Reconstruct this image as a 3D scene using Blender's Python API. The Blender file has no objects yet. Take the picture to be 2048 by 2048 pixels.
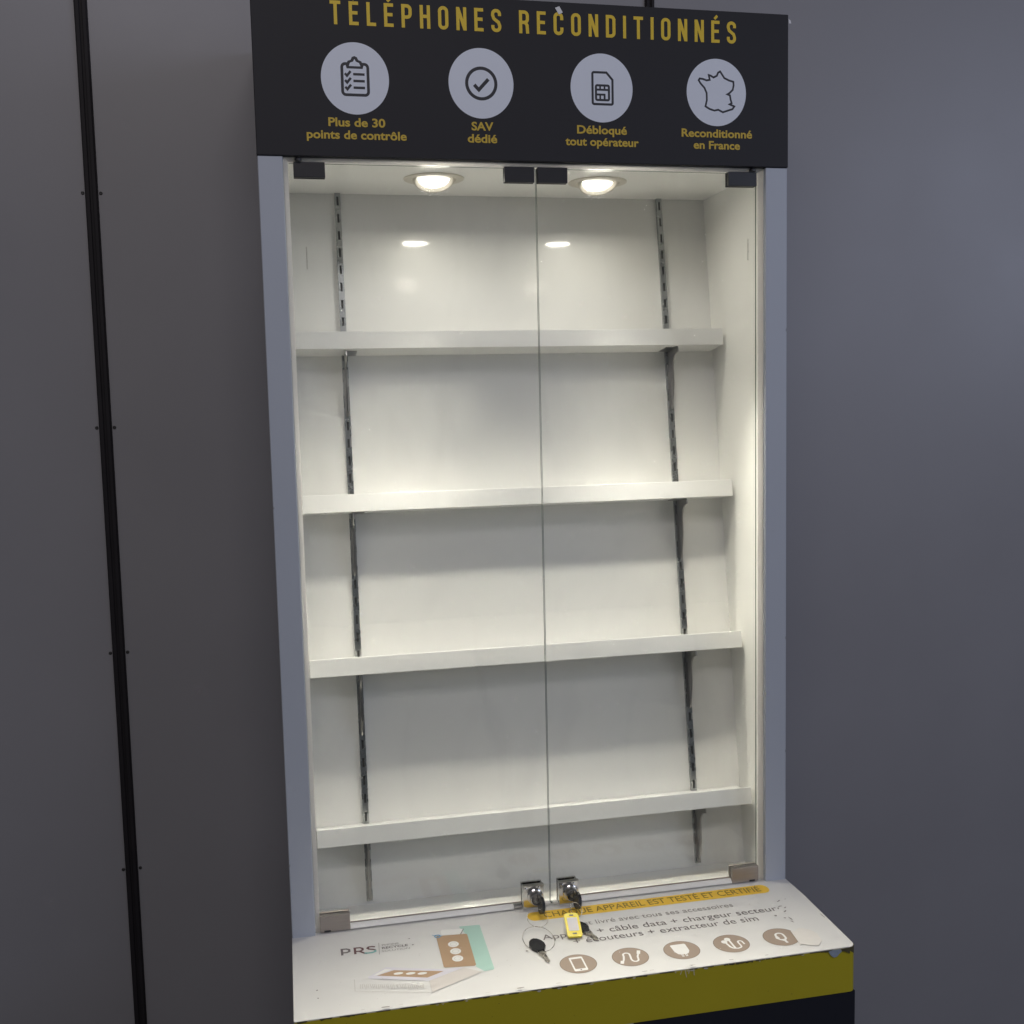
import bpy, bmesh, math, random
from mathutils import Vector, Matrix
from mathutils.geometry import tessellate_polygon

scene = bpy.context.scene
COL = scene.collection
R = math.radians

# ------------------------------------------------------------------ camera
# world: x along the cabinet front, y into the wall, z up; origin at the lower left
# corner of the dark header; the cabinet is 1 m wide, the floor is at FLOOR
FLOOR = -2.25
cam_d = bpy.data.cameras.new('camera')
cam = bpy.data.objects.new('camera', cam_d)
COL.objects.link(cam)
cr = Vector((0.97808549, -0.20695826, -0.02273855))
cf = Vector((0.20382201, 0.97406203, -0.09828406))
cu = Vector((0.04248946, 0.09149559, 0.99489859))
mw = Matrix((cr, cu, -cf)).transposed().to_4x4()
mw.translation = Vector((0.02381313, -1.99043223, -0.44487274))
cam.matrix_world = mw
cam_d.sensor_width = 36.0
cam_d.sensor_fit = 'HORIZONTAL'
cam_d.lens = 36.0 * 2163.23 / 2048.0
cam_d.clip_start = 0.05
cam_d.clip_end = 100.0
scene.camera = cam

# ------------------------------------------------------------------ light
w = bpy.data.worlds.new('World')
scene.world = w
w.use_nodes = True
bg = w.node_tree.nodes['Background']
bg.inputs['Color'].default_value = (0.90, 0.92, 1.0, 1)
bg.inputs['Strength'].default_value = 0.125


def area_light(name, loc, target, size, sizey, energy, color, spread=180, shape='RECTANGLE'):
    d = bpy.data.lights.new(name, 'AREA')
    d.shape = shape
    d.size = size
    d.size_y = sizey
    d.energy = energy
    d.color = color
    d.spread = R(spread)
    o = bpy.data.objects.new(name, d)
    COL.objects.link(o)
    o.location = loc
    o.rotation_euler = (Vector(target) - Vector(loc)).to_track_quat('-Z', 'Y').to_euler()
    return o


# the daylight-coloured shop front to the right, and an added neutral fill lamp behind the viewer
area_light('shop_front_light', (3.9, -2.9, 0.5), (0.6, 0.0, -0.5), 2.4, 1.8, 38.0, (0.67, 0.75, 1.0))
area_light('neutral_fill_light', (-0.3, -3.1, 2.0), (-0.1, 0.0, -0.6), 2.4, 0.8, 12.0, (1.0, 0.93, 0.94), spread=110)
LAMPS = [(0.331, 0.148), (0.6625, 0.150)]
for (lx, ly) in LAMPS:
    side = 0.11 if lx > 0.5 else -0.11
    area_light('downlight_beam', (lx, ly - 0.014, -0.026), (lx + side, ly - 0.40, -1.0), 0.058, 0.058, 3.25,
               (1.0, 0.938, 0.81), spread=60, shape='DISK')
    area_light('downlight_glow', (lx, ly - 0.014, -0.027), (lx, ly - 0.30, -1.0), 0.058, 0.058, 0.74,
               (1.0, 0.938, 0.81), shape='DISK')

vs = scene.view_settings
vs.view_transform = 'Standard'
vs.look = 'None'
vs.exposure = 0.0
vs.gamma = 1.0
vs.use_curve_mapping = False
scene.cycles.use_denoising = True
scene.cycles.use_guiding = True
scene.cycles.guiding_training_samples = 128
scene.cycles.max_bounces = 12
scene.cycles.diffuse_bounces = 7
scene.cycles.glossy_bounces = 6
scene.cycles.transparent_max_bounces = 16
scene.cycles.sample_clamp_indirect = 0.0
scene.cycles.blur_glossy = 0.0


# ------------------------------------------------------------------ materials
def mat(name, color, rough=0.5, metal=0.0, spec=0.5, coat=0.0, coat_rough=0.05, var=0.0, var_scale=6.0,
        bump=0.0, bump_scale=300.0, rough_var=0.0, stretch=None, emit=None, emit_strength=0.0):
    m = bpy.data.materials.new(name)
    m.use_nodes = True
    nt = m.node_tree
    b = nt.nodes['Principled BSDF']
    b.inputs['Base Color'].default_value = (*color, 1)
    b.inputs['Roughness'].default_value = rough
    b.inputs['Metallic'].default_value = metal
    b.inputs['Specular IOR Level'].default_value = spec
    b.inputs['Coat Weight'].default_value = coat
    b.inputs['Coat Roughness'].default_value = coat_rough
    if emit:
        b.inputs['Emission Color'].default_value = (*emit, 1)
        b.inputs['Emission Strength'].default_value = emit_strength
    tc = nt.nodes.new('ShaderNodeTexCoord')
    vec = tc.outputs['Object']
    if stretch:
        mp = nt.nodes.new('ShaderNodeMapping')
        mp.inputs['Scale'].default_value = stretch
        nt.links.new(vec, mp.inputs['Vector'])
        vec = mp.outputs['Vector']
    if var or rough_var:
        n = nt.nodes.new('ShaderNodeTexNoise')
        n.inputs['Scale'].default_value = var_scale
        n.inputs['Detail'].default_value = 5
        nt.links.new(vec, n.inputs['Vector'])
        if var:
            mx = nt.nodes.new('ShaderNodeMixRGB')
            mx.inputs['Color1'].default_value = (*[c * (1 - var) for c in color], 1)
            mx.inputs['Color2'].default_value = (*[min(1, c * (1 + var)) for c in color], 1)
            nt.links.new(n.outputs['Fac'], mx.inputs['Fac'])
            nt.links.new(mx.outputs['Color'], b.inputs['Base Color'])
        if rough_var:
            mr = nt.nodes.new('ShaderNodeMapRange')
            mr.inputs['From Min'].default_value = 0.3
            mr.inputs['From Max'].default_value = 0.7
            mr.inputs['To Min'].default_value = max(0.02, rough - rough_var)
            mr.inputs['To Max'].default_value = rough + rough_var
            nt.links.new(n.outputs['Fac'], mr.inputs['Value'])
            nt.links.new(mr.outputs['Result'], b.inputs['Roughness'])
    if bump:
        n2 = nt.nodes.new('ShaderNodeTexNoise')
        n2.inputs['Scale'].default_value = bump_scale
        n2.inputs['Detail'].default_value = 3
        nt.links.new(vec, n2.inputs['Vector'])
        bp = nt.nodes.new('ShaderNodeBump')
        bp.inputs['Strength'].default_value = bump
        bp.inputs['Distance'].default_value = 0.001
        nt.links.new(n2.outputs['Fac'], bp.inputs['Height'])
        nt.links.new(bp.outputs['Normal'], b.inputs['Normal'])
    return m


def glass_material():
    m = bpy.data.materials.new('clear_glass')
    m.use_nodes = True
    nt = m.node_tree
    for n in list(nt.nodes):
        nt.nodes.remove(n)
    out = nt.nodes.new('ShaderNodeOutputMaterial')
    tr = nt.nodes.new('ShaderNodeBsdfTransparent')
    tr.inputs['Color'].default_value = (0.975, 0.985, 0.978, 1)
    gl = nt.nodes.new('ShaderNodeBsdfGlossy')
    gl.inputs['Roughness'].default_value = 0.0
    geo = nt.nodes.new('ShaderNodeNewGeometry')
    mr = nt.nodes.new('ShaderNodeMapRange')
    mr.inputs['To Min'].default_value = 1.5
    mr.inputs['To Max'].default_value = 1 / 1.5
    nt.links.new(geo.outputs['Backfacing'], mr.inputs['Value'])
    fr = nt.nodes.new('ShaderNodeFresnel')
    nt.links.new(mr.outputs['Result'], fr.inputs['IOR'])
    mx = nt.nodes.new('ShaderNodeMixShader')
    nt.links.new(fr.outputs['Fac'], mx.inputs['Fac'])
    nt.links.new(tr.outputs['BSDF'], mx.inputs[1])
    nt.links.new(gl.outputs['BSDF'], mx.inputs[2])
    # a little dust and a few smears on the pane
    tc = nt.nodes.new('ShaderNodeTexCoord')
    mp = nt.nodes.new('ShaderNodeMapping')
    mp.inputs['Scale'].default_value = (9, 9, 3.5)
    mp.inputs['Rotation'].default_value = (0, 0.5, 0)
    ns = nt.nodes.new('ShaderNodeTexNoise')
    ns.inputs['Scale'].default_value = 1.0
    ns.inputs['Detail'].default_value = 6
    ns.inputs['Distortion'].default_value = 1.2
    m2 = nt.nodes.new('ShaderNodeMapRange')
    m2.inputs['From Min'].default_value = 0.50
    m2.inputs['From Max'].default_value = 0.80
    m2.inputs['To Min'].default_value = 0.002
    m2.inputs['To Max'].default_value = 0.030
    df = nt.nodes.new('ShaderNodeBsdfDiffuse')
    df.inputs['Color'].default_value = (0.7, 0.7, 0.7, 1)
    mx2 = nt.nodes.new('ShaderNodeMixShader')
    nt.links.new(tc.outputs['Object'], mp.inputs['Vector'])
    nt.links.new(mp.outputs['Vector'], ns.inputs['Vector'])
    nt.links.new(ns.outputs['Fac'], m2.inputs['Value'])
    nt.links.new(m2.outputs['Result'], mx2.inputs['Fac'])
    nt.links.new(mx.outputs['Shader'], mx2.inputs[1])
    nt.links.new(df.outputs['BSDF'], mx2.inputs[2])
    nt.links.new(mx2.outputs['Shader'], out.inputs['Surface'])
    return m


def seal_material():
    m = bpy.data.materials.new('translucent_seal')
    m.use_nodes = True
    nt = m.node_tree
    b = nt.nodes['Principled BSDF']
    out = nt.nodes['Material Output']
    b.inputs['Base Color'].default_value = (0.84, 0.83, 0.79, 1)
    b.inputs['Roughness'].default_value = 0.35
    tl = nt.nodes.new('ShaderNodeBsdfTranslucent')
    tl.inputs['Color'].default_value = (0.92, 0.90, 0.86, 1)
    mx = nt.nodes.new('ShaderNodeMixShader')
    mx.inputs['Fac'].default_value = 0.65
    nt.links.new(b.outputs['BSDF'], mx.inputs[1])
    nt.links.new(tl.outputs['BSDF'], mx.inputs[2])
    nt.links.new(mx.outputs['Shader'], out.inputs['Surface'])
    return m


M = {
    'seal': seal_material(),
    'wall': mat('wall_laminate', (0.29, 0.283, 0.298), 0.40, var=0.09, var_scale=2.2, bump=0.12, bump_scale=900,
                rough_var=0.06),
    'strip': mat('black_strip', (0.016, 0.0135, 0.016), 0.62, spec=0.3, var=0.3, var_scale=20),
    'screw': mat('dark_screw', (0.03, 0.028, 0.028), 0.5),
    'floor': mat('floor_vinyl', (0.10, 0.10, 0.105), 0.55, var=0.15, var_scale=8),
    'header': mat('header_vinyl', (0.025, 0.0245, 0.029), 0.58, spec=0.3, var=0.10, var_scale=5, bump=0.05, bump_scale=700),
    'gold': mat('gold_print', (0.80, 0.56, 0.035), 0.5, var=0.06, var_scale=40),
    'gold_dim': mat('gold_print_fine', (0.62, 0.43, 0.045), 0.5, var=0.06, var_scale=40),
    'badge': mat('badge_print', (0.76, 0.80, 0.89), 0.5, var=0.02, var_scale=20),
    'badge_ink': mat('badge_ink', (0.024, 0.024, 0.032), 0.5),
    'stile': mat('stile_grey', (0.48, 0.515, 0.58), 0.45, var=0.03, var_scale=5, bump=0.03, bump_scale=500),
    'white': mat('white_melamine', (0.71, 0.705, 0.68), 0.38, var=0.012, var_scale=3, bump=0.02, bump_scale=250),
    'ceiling': mat('melamine_brightened', (0.86, 0.855, 0.83), 0.30, var=0.01, var_scale=3),  # white melamine made lighter, standing in for light bounced onto the ceiling
    'back': mat('glossy_white_back', (0.69, 0.685, 0.665), 0.40, coat=0.75, coat_rough=0.075, var=0.015, var_scale=2.5),
    'shelf': mat('white_painted_steel', (0.71, 0.705, 0.69), 0.30, var=0.012, var_scale=6),
    'steel': mat('galvanised_steel', (0.38, 0.39, 0.39), 0.27, metal=1.0, var=0.06, var_scale=40, rough_var=0.04),
    'slot': mat('slot_dark', (0.11, 0.11, 0.105), 0.5),
    'bracket': mat('bracket_steel', (0.36, 0.35, 0.335), 0.30, metal=1.0, var=0.1, var_scale=50),
    'chrome': mat('chrome', (0.62, 0.61, 0.60), 0.12, metal=1.0, rough_var=0.05, var_scale=40),
    'key_steel': mat('key_steel', (0.58, 0.54, 0.48), 0.28, metal=1.0, rough_var=0.08, var_scale=80),
    'brushed': mat('brushed_block', (0.42, 0.38, 0.35), 0.42, metal=0.85, var=0.10, var_scale=30, stretch=(1, 1, 14)),
    'rail': mat('white_aluminium_rail', (0.84, 0.83, 0.80), 0.3, var=0.02, var_scale=10),
    'black': mat('black_plastic', (0.022, 0.022, 0.026), 0.38, var=0.15, var_scale=60),
    'black_glossy': mat('black_key_plastic', (0.016, 0.016, 0.018), 0.25),
    'glass': glass_material(),
    'glass_edge': mat('glass_edge', (0.10, 0.135, 0.115), 0.6, spec=0.15),
    'etch': mat('etched_mark', (0.30, 0.30, 0.27), 0.8),
    'lamp_ring': mat('lamp_ring_white', (0.62, 0.58, 0.50), 0.35),
    'lamp_lens': mat('lamp_lens', (0.9, 0.9, 0.9), 0.4, emit=(1.0, 0.96, 0.88), emit_strength=11.0),
    'counter': mat('white_vinyl', (0.68, 0.672, 0.66), 0.42, var=0.02, var_scale=4, bump=0.06, bump_scale=60,
                   rough_var=0.06),
    'olive': mat('yellow_vinyl', (0.48, 0.40, 0.016), 0.42, var=0.06, var_scale=7, bump=0.05, bump_scale=80),
    'navy': mat('navy_vinyl', (0.010, 0.011, 0.019), 0.4, var=0.2, var_scale=4),
    'pale': mat('pale_vinyl', (0.50, 0.53, 0.60), 0.4, var=0.05, var_scale=4),
    'carcass': mat('carcass_grey', (0.30, 0.31, 0.34), 0.5, var=0.04, var_scale=4),
    'ink': mat('grey_ink', (0.15, 0.13, 0.13), 0.5),
    'ink_light': mat('grey_ink_light', (0.28, 0.26, 0.25), 0.5),
    'ink_faint': mat('grey_ink_faint', (0.55, 0.53, 0.51), 0.5),
    'rosewood': mat('plum_ink', (0.12, 0.05, 0.055), 0.5),
    'teal_ink': mat('teal_ink', (0.20, 0.45, 0.43), 0.5),
    'pill': mat('yellow_print', (0.84, 0.54, 0.055), 0.45, var=0.04, var_scale=30),
    'pill_ink': mat('olive_ink', (0.25, 0.17, 0.03), 0.5),
    'taupe': mat('taupe_print', (0.34, 0.265, 0.21), 0.45, var=0.04, var_scale=40),
    'taupe_edge': mat('taupe_dark_print', (0.22, 0.17, 0.135), 0.45),
    'teal': mat('mint_print', (0.40, 0.60, 0.53), 0.45, var=0.03, var_scale=30),
    'kraft': mat('kraft_print', (0.42, 0.28, 0.17), 0.45, var=0.05, var_scale=40),
    'print_white': mat('white_print', (0.80, 0.79, 0.77), 0.45),
    'print_grey': mat('pale_grey_print', (0.62, 0.58, 0.55), 0.45, var=0.03, var_scale=20),
    'print_lilac': mat('pale_lilac_print', (0.66, 0.64, 0.70), 0.45),
    'blue_ink': mat('blue_ink', (0.10, 0.30, 0.50), 0.45),
    'wear_dark': mat('exposed_dark_edge', (0.085, 0.072, 0.03), 0.8, var=0.4, var_scale=120),
    'wear_pale': mat('torn_vinyl', (0.62, 0.60, 0.50), 0.6, var=0.1, var_scale=120),
    'wear_blue': mat('bare_blue_patch', (0.30, 0.36, 0.44), 0.6, var=0.25, var_scale=90),
    'tape': mat('paper_tape', (0.70, 0.67, 0.635), 0.5, var=0.05, var_scale=60),
    'tape_white': mat('white_tape', (0.78, 0.78, 0.80), 0.6),
    'tag': mat('yellow_plastic', (0.82, 0.66, 0.02), 0.32),
    'tag_paper': mat('tag_paper', (0.72, 0.68, 0.68), 0.6),
}


# ------------------------------------------------------------------ mesh helpers
def link(name, mesh, parent=None, loc=(0, 0, 0)):
    o = bpy.data.objects.new(name, mesh)
    COL.objects.link(o)
    if parent is not None:
        o.parent = parent
    o.location = loc
    return o


def origin_of(o):
    v = Vector((0, 0, 0))
    while o is not None:
        v += o.location
        o = o.parent
    return v


def finish(name, bm, mats, parent=None, smooth=False, at=None):
    """bm holds world coordinates; the object origin goes to `at` (or the centre of its base)."""
    if not isinstance(mats, (list, tuple)):
        mats = [mats]
    bmesh.ops.recalc_face_normals(bm, faces=bm.faces) if smooth else None
    if at is None:
        xs = [v.co.x for v in bm.verts]
        ys = [v.co.y for v in bm.verts]
        zs = [v.co.z for v in bm.verts]
        at = Vector(((min(xs) + max(xs)) / 2, (min(ys) + max(ys)) / 2, min(zs)))
    at = Vector(at)
    bmesh.ops.translate(bm, verts=bm.verts, vec=-at)
    me = bpy.data.meshes.new(name)
    bm.to_mesh(me)
    bm.free()
    for m in mats:
        me.materials.append(M[m])
    if smooth:
        for p in me.polygons:
            p.use_smooth = True
        me.set_sharp_from_angle(angle=R(21))
    po = origin_of(parent) if parent is not None else Vector((0, 0, 0))
    return link(name, me, parent, at - po)


def box(bm, x0, x1, y0, y1, z0, z1, mi=0, bevel=0.0, seg=2, mtx=None):
    vs_ = [bm.verts.new((x, y, z)) for x in (x0, x1) for y in (y0, y1) for z in (z0, z1)]
    idx = [(0, 1, 3, 2), (4, 6, 7, 5), (0, 4, 5, 1), (2, 3, 7, 6), (0, 2, 6, 4), (1, 5, 7, 3)]
    fs = [bm.faces.new([vs_[i] for i in f]) for f in idx]
    for f in fs:
        f.material_index = mi
    if bevel:
        es = list({e for f in fs for e in f.edges})
        r = bmesh.ops.bevel(bm, geom=es, offset=bevel, segments=seg, affect='EDGES', profile=0.5)
        for f in r['faces']:
            f.material_index = mi
        vset = set()
        for f in bm.faces:
            if any(v in f.verts for v in vs_ if v.is_valid):
                pass
        verts = list({v for f in r['faces'] for v in f.verts})
        if mtx is not None:
            bmesh.ops.transform(bm, matrix=mtx, verts=verts)
        return
    if mtx is not None:
        bmesh.ops.transform(bm, matrix=mtx, verts=vs_)


def tube(bm, pts, r, n=8, mi=0, closed=False):
    pts = [Vector(p) for p in pts]
    rings = []
    N = len(pts)
    for i, p in enumerate(pts):
        a = pts[(i - 1) % N] if (closed or i > 0) else p
        b = pts[(i + 1) % N] if (closed or i < N - 1) else p
        t = (b - a).normalized()
        up = Vector((0.13, 0.2, 1)).normalized()
        s = t.cross(up).normalized()
        q = s.cross(t)
        rings.append([bm.verts.new(p + (s * math.cos(2 * math.pi * k / n) + q * math.sin(2 * math.pi * k / n)) * r)
                      for k in range(n)])
    for i in range(N if closed else N - 1):
        A, B = rings[i], rings[(i + 1) % N]
        for k in range(n):
            bm.faces.new((A[k], A[(k + 1) % n], B[(k + 1) % n], B[k])).material_index = mi
    if not closed:
        bm.faces.new(rings[0][::-1]).material_index = mi
        bm.faces.new(rings[-1]).material_index = mi


def lathe(bm, prof, n=40, mtx=None, mis=None):
    """prof = [(r, h)], revolved about local z."""
    rings = []
    for r, h in prof:
        rings.append([bm.verts.new((r * math.cos(2 * math.pi * k / n), r * math.sin(2 * math.pi * k / n), h))
                      for k in range(n)])
    for i in range(len(prof) - 1):
        A, B = rings[i], rings[i + 1]
        for k in range(n):
            f = bm.faces.new((A[k], A[(k + 1) % n], B[(k + 1) % n], B[k]))
            f.material_index = mis[i] if mis else 0
    f = bm.faces.new(rings[-1])
    f.material_index = mis[-1] if mis else 0
    if mtx is not None:
        bmesh.ops.transform(bm, matrix=mtx, verts=[v for rg in rings for v in rg])


def prism(bm, outline, ax, u, v, thick, mi=0):
    """2-D outline [(a,b)] -> solid: point = ax + a*u + b*v, extruded along u x v by +-thick/2."""
    n = u.cross(v).normalized()
    A = [bm.verts.new(ax + u * a + v * b + n * thick / 2) for a, b in outline]
    B = [bm.verts.new(ax + u * a + v * b - n * thick / 2) for a, b in outline]
    tris = tessellate_polygon([[Vector((a, b, 0)) for a, b in outline]])
    for t in tris:
        bm.faces.new([A[i] for i in t]).material_index = mi
        bm.faces.new([B[i] for i in reversed(t)]).material_index = mi
    N = len(outline)
    for i in range(N):
        bm.faces.new((A[i], B[i], B[(i + 1) % N], A[(i + 1) % N])).material_index = mi
    return A + B


class Flat:
    """flat print on a surface: fn(a, b, off) gives the world point."""

    def __init__(self, fn):
        self.fn, self.bm, self.step = fn, bmesh.new(), 0

    def poly(self, pts, mi=0, lift=None):
        self.step += 1
        off = (0.0003 + self.step * 0.00004) if lift is None else lift
        vs_ = [self.bm.verts.new(self.fn(a, b, off)) for a, b in pts]
        for t in tessellate_polygon([[Vector((a, b, 0)) for a, b in pts]]):
            p = [pts[i] for i in t]
            ar = (p[1][0] - p[0][0]) * (p[2][1] - p[0][1]) - (p[1][1] - p[0][1]) * (p[2][0] - p[0][0])
            if abs(ar) < 1e-12:
                continue
            t = t if ar > 0 else tuple(reversed(t))
            try:
                self.bm.faces.new([vs_[i] for i in t]).material_index = mi
            except ValueError:
                pass

    def disc(self, cx, cy, rx, ry=None, mi=0, n=64):
        ry = ry or rx
        self.poly([(cx + rx * math.cos(2 * math.pi * k / n), cy + ry * math.sin(2 * math.pi * k / n))
                   for k in range(n)], mi)

    def stroke(self, pts, wd, mi=0, closed=False):
        self.step += 1
        off = 0.0003 + self.step * 0.00004
        P = [Vector(p) for p in pts]
        N = len(P)
        L, Rr = [], []
        for i in range(N):
            d1 = (P[i] - P[i - 1]).normalized() if (i > 0 or closed) else None
            d2 = (P[(i + 1) % N] - P[i]).normalized() if (i < N - 1 or closed) else None
            d1 = d1 or d2
            d2 = d2 or d1
            n1, n2 = Vector((-d1.y, d1.x)), Vector((-d2.y, d2.x))
            mv = n1 + n2
            mv = mv / max(0.35, mv.length_squared / 2) if mv.length > 1e-6 else n1
            L.append(self.bm.verts.new(self.fn(*(P[i] + mv * wd / 2), off)))
            Rr.append(self.bm.verts.new(self.fn(*(P[i] - mv * wd / 2), off)))
        for i in range(N if closed else N - 1):
            j = (i + 1) % N
            self.bm.faces.new((L[i], Rr[i], Rr[j], L[j])).material_index = mi

    def ring(self, cx, cy, r, wd, mi=0, n=56):
        self.stroke([(cx + r * math.cos(2 * math.pi * k / n), cy + r * math.sin(2 * math.pi * k / n))
                     for k in range(n)], wd, mi, closed=True)

    def done(self, name, mats, parent):
        return finish(name, self.bm, mats, parent)


def arc(cx, cy, r, a0, a1, n=8, ry=None):
    ry = ry or r
    return [(cx + r * math.cos(R(a0 + (a1 - a0) * k / n)), cy + ry * math.sin(R(a0 + (a1 - a0) * k / n)))
            for k in range(n + 1)]


def rrect(x0, x1, y0, y1, r, n=5):
    return (arc(x1 - r, y0 + r, r, -90, 0, n) + arc(x1 - r, y1 - r, r, 0, 90, n)
            + arc(x0 + r, y1 - r, r, 90, 180, n) + arc(x0 + r, y0 + r, r, 180, 270, n))


_cap = [None]


def text_mesh(s, bold=0.0, spacing=1.0):
    c = bpy.data.curves.new('text', 'FONT')
    c.body = s
    c.size = 1.0
    c.offset = bold
    c.space_character = spacing
    c.resolution_u = 4
    o = bpy.data.objects.new('text', c)
    COL.objects.link(o)
    dg = bpy.context.evaluated_depsgraph_get()
    dg.update()
    me = bpy.data.meshes.new_from_object(o.evaluated_get(dg))
    bpy.data.objects.remove(o)
    bpy.data.curves.remove(c)
    return me


def lettering(name, lines, fn, mats, parent, off=0.0005):
    """lines = [(text, x0, x1, baseline, cap_height, bold, material index)]"""
    bm = bmesh.new()
    if _cap[0] is None:
        hm = text_mesh('H')
        _cap[0] = max(v.co.y for v in hm.vertices)
        bpy.data.meshes.remove(hm)
    for (s, x0, x1, by, cap, bold, mi) in lines:
        me = text_mesh(s, bold)
        xs = [v.co.x for v in me.vertices]
        lo, hi = min(xs), max(xs)
        sx = (x1 - x0) / (hi - lo)
        sy = cap / _cap[0]
        base = len(bm.verts)
        vs_ = [bm.verts.new(fn(x0 + (v.co.x - lo) * sx, by + v.co.y * sy, off)) for v in me.vertices]
        for p in me.polygons:
            try:
                f = bm.faces.new([vs_[i] for i in p.vertices])
                f.material_index = mi
            except ValueError:
                pass
        bpy.data.meshes.remove(me)
    return finish(name, bm, mats, parent)


def tag(o, label=None, cat=None, group=None, kind=None):
    for k, v in (('label', label), ('category', cat), ('group', group), ('kind', kind)):
        if v:
            o[k] = v
    return o


def empty(name, loc):
    o = bpy.data.objects.new(name, None)
    o.empty_display_size = 0.1
    COL.objects.link(o)
    o.location = loc
    return o


def copy_part(o, parent, delta):
    """a copy of a part and of its own pieces, moved by delta"""
    c = o.copy()
    COL.objects.link(c)
    c.parent = parent
    c.location = o.location + Vector(delta)
    for ch in [x for x in bpy.data.objects if x.parent == o]:
        d = ch.copy()
        COL.objects.link(d)
        d.parent = c
    return c


# ------------------------------------------------------------------ setting
bm = bmesh.new()
box(bm, -6, 7, -7, 0.42, FLOOR - 0.05, FLOOR)
tag(finish('floor', bm, 'floor'), kind='structure')

WY = 0.36
wall = empty('panel_wall', (0.26, WY, FLOOR))
tag(wall, 'dark grey laminate panel wall with black joint strips, behind the display cabinet', 'wall')
joints = [-2.694, -1.513, -0.332, 0.849, 2.030, 3.211]
for i in range(5):
    bm = bmesh.new()
    box(bm, joints[i] + 0.006, joints[i + 1] - 0.006, WY, WY + 0.02, FLOOR, 1.2, bevel=0.0015, seg=1)
    finish('wall_panel', bm, 'wall', wall)
for jx in joints[1:5]:
    bm = bmesh.new()
    hw = 0.0125 if jx < 0 else 0.0108
    box(bm, jx - hw, jx + hw, WY - 0.004, WY + 0.0205, FLOOR, 1.2, bevel=0.001, seg=1)
    box(bm, jx - hw + 0.002, jx - 0.0025, WY - 0.008, WY - 0.0041, FLOOR, 1.2, bevel=0.001, seg=1)
    box(bm, jx + 0.0025, jx + hw - 0.002, WY - 0.008, WY - 0.0041, FLOOR, 1.2, bevel=0.001, seg=1)
    st = finish('joint_strip', bm, 'strip', wall)
    first = None
    for k in range(-3, 3):
        for sx in (-1, 1):
            z = -0.002 + 0.47 * k
            if z < FLOOR:
                continue
            if first is None:
                bm = bmesh.new()
                lathe(bm, [(0.0036, 0.0), (0.0034, 0.0010), (0.0024, 0.0016), (0.0008, 0.0014)], 14,
                      Matrix.Translation((jx + sx * 0.0172, WY, z)) @ Matrix.Rotation(R(90), 4, 'X'))
                first = finish('screw', bm, 'screw', st, smooth=True, at=(jx + sx * 0.0172, WY, z))
                f0 = (sx, z)
            else:
                c = first.copy()
                COL.objects.link(c)
                c.parent = st
                c.location = first.location + Vector(((sx - f0[0]) * 0.0172, 0, z - f0[1]))

# ------------------------------------------------------------------ cabinet
ZB = -1.4318            # where the stiles meet the counter
ZT = 0.2846             # top of the header
CD = 0.2743             # how far the counter comes forward
BX0, BX1 = 0.0445, 0.9552
DT, DB = 0.3151, 0.1029
SL = (DB - DT) / ZB


def back_y(z):
    return DT + SL * z


cab = empty('display_cabinet', (0.5, 0.03, FLOOR))
tag(cab, 'tall lit shop display cabinet with empty white shelves, glass doors and dark French phone sign', 'display cabinet')

# side panels with grey front stiles
for x0, x1 in ((0.0, 0.0434), (0.9551, 1.0)):
    bm = bmesh.new()
    box(bm, x0, x1, 0.0, 0.345, ZB - 0.002, -0.0005, bevel=0.0012, seg=1)
    sp = finish('side_panel', bm, 'stile', cab)
    # small knocks along the outer edge of the stile
    rk = random.Random(int(x0 * 10) + 2)
    fk = None
    for kz_ in ((-0.925, -1.160, -0.31) if x0 > 0.5 else (-0.62, -1.29)):
        xe = x1 - 0.0012 if x0 > 0.5 else x0 + 0.0012
        n = 7
        pts = [(xe + 0.0014 * rk.uniform(0.5, 1.0) * math.cos(2 * math.pi * k / n), kz_ + 0.0042 * rk.uniform(0.5, 1.0) * math.sin(2 * math.pi * k / n)) for k in range(n)]
        fk = Flat(lambda a, b, o: Vector((a, -o, b)))
        fk.poly(pts, 0)
        fk.done('edge_chip', ['carcass'], sp)
for x0, x1 in ((0.0436, 0.0446), (0.9541, 0.9549)):
    bm = bmesh.new()
    box(bm, x0, x1, 0.014, 0.335, ZB, -0.004)
    finish('side_lining', bm, 'white', cab)

# slanted back panel
bm = bmesh.new()
z1, z0 = -0.002, ZB - 0.01
vs_ = [bm.verts.new(p) for p in ((BX0, back_y(z0), z0), (BX1, back_y(z0), z0), (BX1, back_y(z1), z1), (BX0, back_y(z1), z1),
                                 (BX0, back_y(z0) + 0.012, z0), (BX1, back_y(z0) + 0.012, z0),
                                 (BX1, back_y(z1) + 0.012, z1), (BX0, back_y(z1) + 0.012, z1))]
for f in ((0, 1, 2, 3), (5, 4, 7, 6), (4, 0, 3, 7), (1, 5, 6, 2), (3, 2, 6, 7), (4, 5, 1, 0)):
    bm.faces.new([vs_[i] for i in f])
finish('back_panel', bm, 'back', cab)
bm = bmesh.new()
box(bm, 0.0, 1.0, 0.346, 0.356, FLOOR, ZT)
finish('rear_board', bm, 'carcass', cab)

# inner ceiling and inner floor
bm = bmesh.new()
box(bm, BX0, BX1, 0.013, 0.345, -0.0035, 0.018)
finish('ceiling_panel', bm, 'ceiling', cab)
bm = bmesh.new()
box(bm, BX0, BX1, 0.026, 0.34, ZB - 0.015, ZB + 0.001)
finish('bottom_panel', bm, 'white', cab)

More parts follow.
